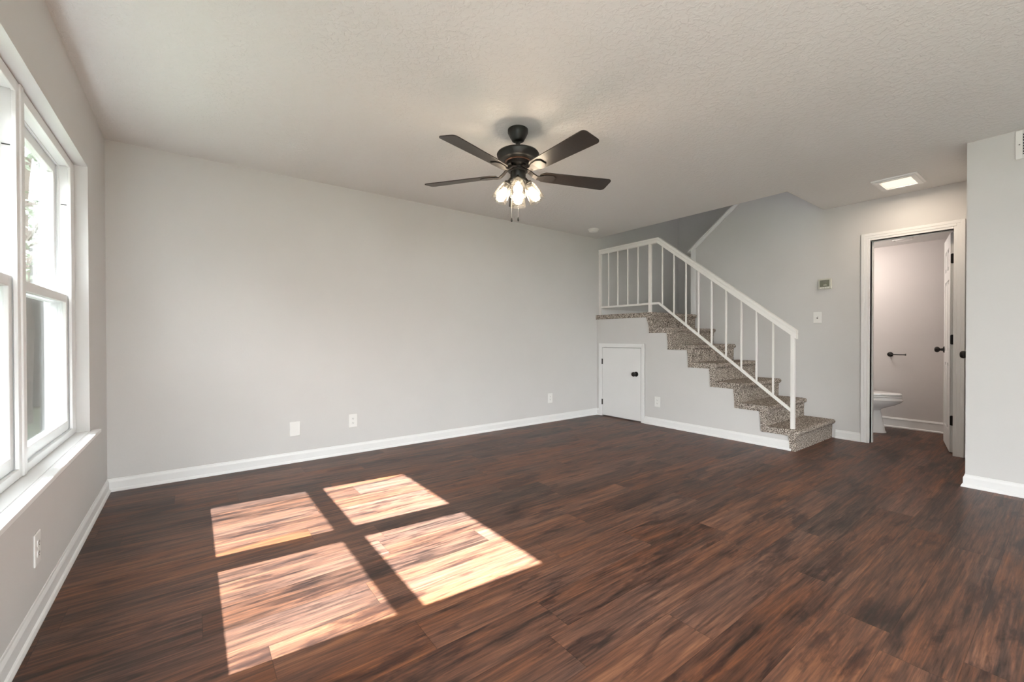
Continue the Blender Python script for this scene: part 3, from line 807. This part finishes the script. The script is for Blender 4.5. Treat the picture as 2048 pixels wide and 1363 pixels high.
vt = empty('air_vent', 'white wall air vent with dark slots high at the right edge', 'air vent', (XR, -3.94, 2.34))
VY, VZ = .165, .094
bm = bmesh.new(); bounded(bm, -.008, 0, -VY, VY, -VZ, VZ, .033, .033, .026, .026)
obj('vent_frame', bm, M_plate, vt, bevel=.003)
obj('vent_back', boxes((-.002, -.0005, -VY+.03, VY-.03, -VZ+.02, VZ-.02)), M_slot, vt)
for k in range(8):
    z = -VZ+.034+k*.0186
    bm = prism([(-.0075, z+.000), (-.0062, z-.0008), (-.0015, z+.0045), (-.003, z+.0055)], 1, -VY+.034, VY-.034)
    obj('vent_louver', bm, M_plate, vt)
for y in (-VY+.018, VY-.018):
    obj('vent_screw', lathe([(0, 0), (.004, 0), (.003, .0015), (0, .002)], 12, frame_to((-.008, y, 0), (-1, 0, 0))), M_gap, vt)

# ------------------------------------------------------------------ wall plates
def plate_outlet(loc, rotz, label, hw_=.038, hh=.0605):
    t = empty('power_outlet', label, 'power outlet', loc, rotz, 'wall outlets')
    obj('cover_plate', boxes((-hw_, hw_, -.006, 0, -hh, hh)), M_plate, t, bevel=.003)
    for s_ in (-1, 1):
        pts = [(.0165*math.cos(a)*1.0, s_*.0195+max(-.0125, min(.0125, .0165*math.sin(a)))) for a in [2*PI*q/24 for q in range(24)]]
        so = obj('socket_face', prism(pts, 1, -.0085, -.005), M_plate, t)
        bm = boxes((-.0075, -.0055, -.0092, -.008, s_*.0195, s_*.0195+.008), (.0055, .0072, -.0092, -.008, s_*.0195, s_*.0195+.007))
        add_lathe(bm, [(0, 0), (.0024, 0), (.0024, .0009), (0, .0009)], 12, frame_to((0, -.0083, s_*.0195-.006), (0, -1, 0)))
        obj('socket_slots', bm, M_slot, so)
    obj('plate_screw', lathe([(0, 0), (.003, 0), (.002, .0012), (0, .0015)], 12, frame_to((0, -.006, 0), (0, -1, 0))), M_plate, t)
    return t
# facing -y by default (front at -y)
plate_outlet((1.665, 0, .300), 0, 'white duplex outlet on the bare wall, right of the blank plate')
plate_outlet((4.110, 0, .300), 0, 'white outlet on the bare wall near the corner with the stairs')
plate_outlet((XW, -.968, .288), -PI/2, 'white outlet on the wall under the stairs, right of the hatch')
plate_outlet((0, -1.697, .276), PI/2, 'white outlet low on the wall beneath the window')
t = empty('blank_plate', 'blank white cover plate low on the bare wall', 'wall plate', (1.178, 0, .288))
obj('cover_plate', boxes((-.041, .041, -.006, 0, -.0605, .0605)), M_plate, t, bevel=.003)
for z in (.042, -.042):
    obj('plate_screw', lathe([(0, 0), (.003, 0), (.002, .001), (0, .0012)], 12, frame_to((0, -.006, z), (0, -1, 0))), M_plate, t)

t = empty('light_switch', 'white light switch below the thermostat', 'light switch', (XD, -2.316, 1.280), -PI/2)
obj('cover_plate', boxes((-.038, .038, -.006, 0, -.060, .060)), M_plate, t, bevel=.003)
obj('switch_collar', boxes((-.0065, .0065, -.0066, -.005, -.0125, .0125)), M_gap, t)
bm = prism([(-.004, -.005), (-.004, .009), (-.0165, .013), (-.0185, .007)], 0, -.0045, .0045)
obj('switch_toggle', bm, M_plate, t, bevel=.001)
for z in (.030, -.030):
    obj('plate_screw', lathe([(0, 0), (.003, 0), (.002, .001), (0, .0012)], 12, frame_to((0, -.006, z), (0, -1, 0))), M_plate, t)

t = empty('thermostat', 'beige thermostat with grey-green screen above the light switch', 'thermostat', (XD, -2.388, 1.638), -PI/2)
obj('housing', boxes((-.060, .060, -.024, 0, -.055, .055)), M_thermo, t, bevel=.005)
sc_ = obj('display_screen', boxes((-.045, .043, -.0255, -.0235, -.030, .040)), M_lcd, t, bevel=.001)
bm = boxes((-.012, .020, -.0262, -.0253, -.018, -.010), (-.006, -.002, -.0262, -.0253, -.010, -.003), (.008, .013, -.0262, -.0253, -.010, -.002))
obj('display_digits', bm, M_lcdtxt, sc_)
bm = bmesh.new()
for k in range(4): add_box(bm, -.014, .020, -.0262, -.0253, .010+k*.007, .0125+k*.007)
obj('display_bars', bm, M_gap, sc_)
for k in range(4):
    obj('button', boxes((-.042+k*.022, -.027+k*.022, -.0265, -.0235, -.047, -.039)), M_plate, t, bevel=.001)

# ------------------------------------------------------------------ toilet
TX, TYF, TYB = 6.66, -2.885, -2.43
to = empty('toilet', 'white toilet with closed lid behind the bathroom doorway', 'toilet', (TX, -2.35, 0))
Tinv = Matrix.Translation(to.location).inverted()
def TP(n, bm, m=M_porc, **k):
    o = obj(n, bm, m, to, **k); o.matrix_parent_inverse = Tinv; return o
def egg(bm, levels, cap0=True, cap1=True, seg=40):
    """levels: (z, y_front, y_back, half width)"""
    rings = []
    for z, yf, yb, hw_ in levels:
        yc = yb-.16 if yb-yf > .34 else (yf+yb)/2; rg = []
        for i in range(seg):
            a = 2*PI*i/seg; c = math.cos(a); s_ = math.sin(a)
            y = yc + (c*(yc-yf)*-1 if c > 0 else -c*(yb-yc))
            rg.append(bm.verts.new((TX+hw_*s_, y, z)))
        rings.append(rg)
    for a, b in zip(rings, rings[1:]):
        for i in range(seg): bm.faces.new((a[i], a[(i+1) % seg], b[(i+1) % seg], b[i]))
    if cap0: bm.faces.new(rings[0])
    if cap1: bm.faces.new(rings[-1])
bm = bmesh.new()
egg(bm, [(.245, -2.690, -2.30, .105), (.262, -2.700, -2.30, .115), (.285, -2.745, -2.28, .138), (.315, -2.815, -2.27, .163), (.345, -2.862, -2.26, .178), (.372, -2.888, -2.25, .184), (.376, -2.882, -2.25, .180), (.398, -2.874, -2.25, .178), (.404, -2.868, -2.25, .172)])
TP('bowl', bm, smooth=True)
bm = bmesh.new()
egg(bm, [(0, -2.745, -2.25, .125), (.012, -2.744, -2.25, .124), (.020, -2.736, -2.25, .118), (.10, -2.722, -2.25, .108), (.19, -2.704, -2.25, .102), (.25, -2.692, -2.25, .104)])
TP('pedestal', bm, smooth=True)
bm = bmesh.new(); egg(bm, [(.405, -2.872, -2.30, .176), (.408, -2.878, -2.29, .182), (.420, -2.878, -2.29, .182), (.423, -2.872, -2.30, .176)])
TP('seat', bm, smooth=True)
bm = bmesh.new(); egg(bm, [(.426, -2.868, -2.29, .174), (.429, -2.876, -2.28, .182), (.442, -2.874, -2.28, .180), (.449, -2.855, -2.29, .165), (.451, -2.80, -2.33, .12)])
TP('lid', bm, smooth=True)
TP('tank', boxes((TX-.22, TX+.22, -2.26, -2.06, .40, .76)), bevel=.02)
TP('tank_lid', boxes((TX-.23, TX+.23, -2.27, -2.05, .762, .795)), bevel=.01)
TP('flush_lever', boxes((TX-.19, TX-.12, -2.285, -2.262, .70, .715)), M_black, bevel=.003)

t = empty('paper_holder', 'black pivot toilet paper holder on the bathroom wall', 'paper holder', (BX, -2.68, .862))
obj('rosette', lathe([(0, 0), (.028, 0), (.028, .005), (.022, .012), (.012, .018), (.010, .050), (.014, .056), (.014, .066), (0, .069)], 28, frame_to((0, 0, 0), (-1, 0, 0))), M_black, t, smooth=True)
bm = bmesh.new(); add_rod(bm, (-.058, .0, 0), (-.058, -.145, 0), .006); add_rod(bm, (-.058, -.142, 0), (-.058, -.150, 0), .011)
obj('holder_arm', bm, M_black, t, smooth=True)

t = empty('bathroom_ceiling_light', 'round ceiling light in the bathroom hidden behind the door head', 'ceiling light', (6.50, -2.36, BZ))
obj('light_base', lathe([(0, 0), (.13, 0), (.13, -.02), (0, -.02)], 36), M_plate, t, smooth=True)
obj('light_dome', lathe([(.12, -.021), (.115, -.045), (.09, -.07), (.05, -.085), (0, -.09)], 36, cap=False), M_dome, t, smooth=True)
t = empty('exhaust_vent', 'round white vent cover on the bathroom ceiling', 'vent', (6.73, -2.86, BZ))
obj('vent_cover', lathe([(0, 0), (.085, 0), (.088, -.006), (.080, -.016), (.072, -.010), (.060, -.010), (.055, -.018), (0, -.020)], 36), M_plate, t, smooth=True)

# ------------------------------------------------------------------ outdoors: window view, plus unseen additions that shape the light
GZ = -.35
tag(obj('ground', boxes((-45, 45, -45, 45, GZ-.1, GZ)), M_lawn), 'green lawn outside the window', 'lawn', None, 'structure')
tag(obj('patio', boxes((-5, -.25, -9, -3.4, GZ, GZ+.03)), M_conc), 'unseen pale concrete slab added outside to bounce light indoors', 'patio', None, 'structure')  # out of view; pale slab added to bounce sunlight up to the ceiling
# projecting wing of the house: corner board and siding facing the room
wg = empty('house_wing', 'white clapboard wing of the house just outside the window', 'house wing', (-.40, 2.2, GZ))
Winv = Matrix.Translation(wg.location).inverted()
def WP(n, bm, m, par=None, **k):
    o = obj(n, bm, m, wg, **k); o.matrix_parent_inverse = Winv; return o
bm = bmesh.new()
for k in range(30):
    z = GZ+.1+k*.115
    add_prism(bm, [(2.0, z+.004), (2.008, z), (2.008, z+.115), (2.1, z+.115), (2.1, z+.004)], 0, -.66, -.2)
WP('siding', bm, M_siding)
WP('corner_board', boxes((-.70, -.635, 1.975, 2.10, GZ, 3.2)), M_post, bevel=.004)
# neighbour house with gable
nh = empty('neighbour_house', 'grey neighbouring house with a gable beyond the lawn', 'house', (-3.4, 9.2, GZ))
Ninv = Matrix.Translation(nh.location).inverted()
def NP(n, bm, m):
    o = obj(n, bm, m, nh); o.matrix_parent_inverse = Ninv; return o
NP('house_wall', prism([(-5.2, GZ), (-1.55, GZ), (-1.55, 2.35), (-3.3, 3.7), (-5.2, 2.35)], 1, 9.0, 15.0), M_house)
bm = bmesh.new()
add_prism(bm, [(-1.30, 2.15), (-1.30, 2.27), (-3.3, 3.84), (-3.3, 3.70)], 1, 8.8, 15.2); add_prism(bm, [(-5.45, 2.15), (-3.3, 3.70), (-3.3, 3.84), (-5.45, 2.27)], 1, 8.8, 15.2)
NP('roof', bm, M_roof)
cb = empty('sky_blocking_building', 'unseen long building added opposite the window to block low sky light', 'building', (-11, 2, GZ))  # out of view; added to shade the window from the low sky
o = obj('wall', boxes((-14, -8.2, -7.2, 7.5, GZ, 4.4)), M_house, cb); o.matrix_parent_inverse = Matrix.Translation(cb.location).inverted()
o = obj('roof', prism([(-14.4, 4.4), (-7.8, 4.4), (-11.1, 5.9)], 1, -7.5, 7.8), M_roof, cb); o.matrix_parent_inverse = Matrix.Translation(cb.location).inverted()
pf = empty('light_blocking_fence', 'unseen board fence added outside to keep sky light off the back wall', 'fence', (-2, -3.1, GZ))  # out of view; added to even out the light on the back wall
pinv = Matrix.Translation(pf.location).inverted()
o = obj('fence_panel', boxes(*[(-3.6+.14*k, -3.6+.14*k+.13, -3.12, -3.10, GZ+.05, 2.35) for k in range(24)]), M_fence, pf); o.matrix_parent_inverse = pinv
for x in (-3.6, -2.0, -.4):
    o = obj('fence_post', boxes((x, x+.09, -3.10, -3.01, GZ, 2.42)), M_fence, pf, bevel=.004); o.matrix_parent_inverse = pinv
# tree
def tree(loc, label, h, r, seed, nleaf=2600):
    rnd = random.Random(seed)
    t = empty('tree', label, 'tree', loc, 0, 'trees beyond the lawn')
    bm = bmesh.new(); add_tube(bm, [(0, 0, 0), (.03, .02, h*.3), (-.04, .05, h*.6), (.02, 0, h*.85)], .09, 10)
    for k in range(7):
        a = rnd.uniform(0, 2*PI); z = h*rnd.uniform(.4, .75)
        add_tube(bm, [(0, 0, z), (math.cos(a)*r*.4, math.sin(a)*r*.4, z+.35), (math.cos(a)*r*.8, math.sin(a)*r*.8, z+.6)], .03, 6)
    obj('trunk', bm, M_bark, t, smooth=True)
    bm = bmesh.new()
    cl_ = [(rnd.uniform(-1, 1)*r*.75, rnd.uniform(-1, 1)*r*.75, h*rnd.uniform(.5, 1.0)) for _ in range(22)]
    for k in range(nleaf):
        c = cl_[k % len(cl_)]
        p_ = Vector((c[0]+rnd.gauss(0, r*.16), c[1]+rnd.gauss(0, r*.16), c[2]+rnd.gauss(0, r*.14)))
        d_ = Vector((rnd.uniform(-1, 1), rnd.uniform(-1, 1), rnd.uniform(-.6, .6))).normalized(); e_ = d_.orthogonal().normalized(); s_ = rnd.uniform(.04, .08)
        bm.faces.new([bm.verts.new(p_+d_*s_), bm.verts.new(p_+e_*s_*.45), bm.verts.new(p_-d_*s_), bm.verts.new(p_-e_*s_*.45)])
    f = obj('foliage', bm, M_leaf, t); f['kind'] = 'stuff'
tree((-1.75, 6.5, GZ), 'leafy pale green tree showing through the upper window pane', 5.2, 1.5, 3)
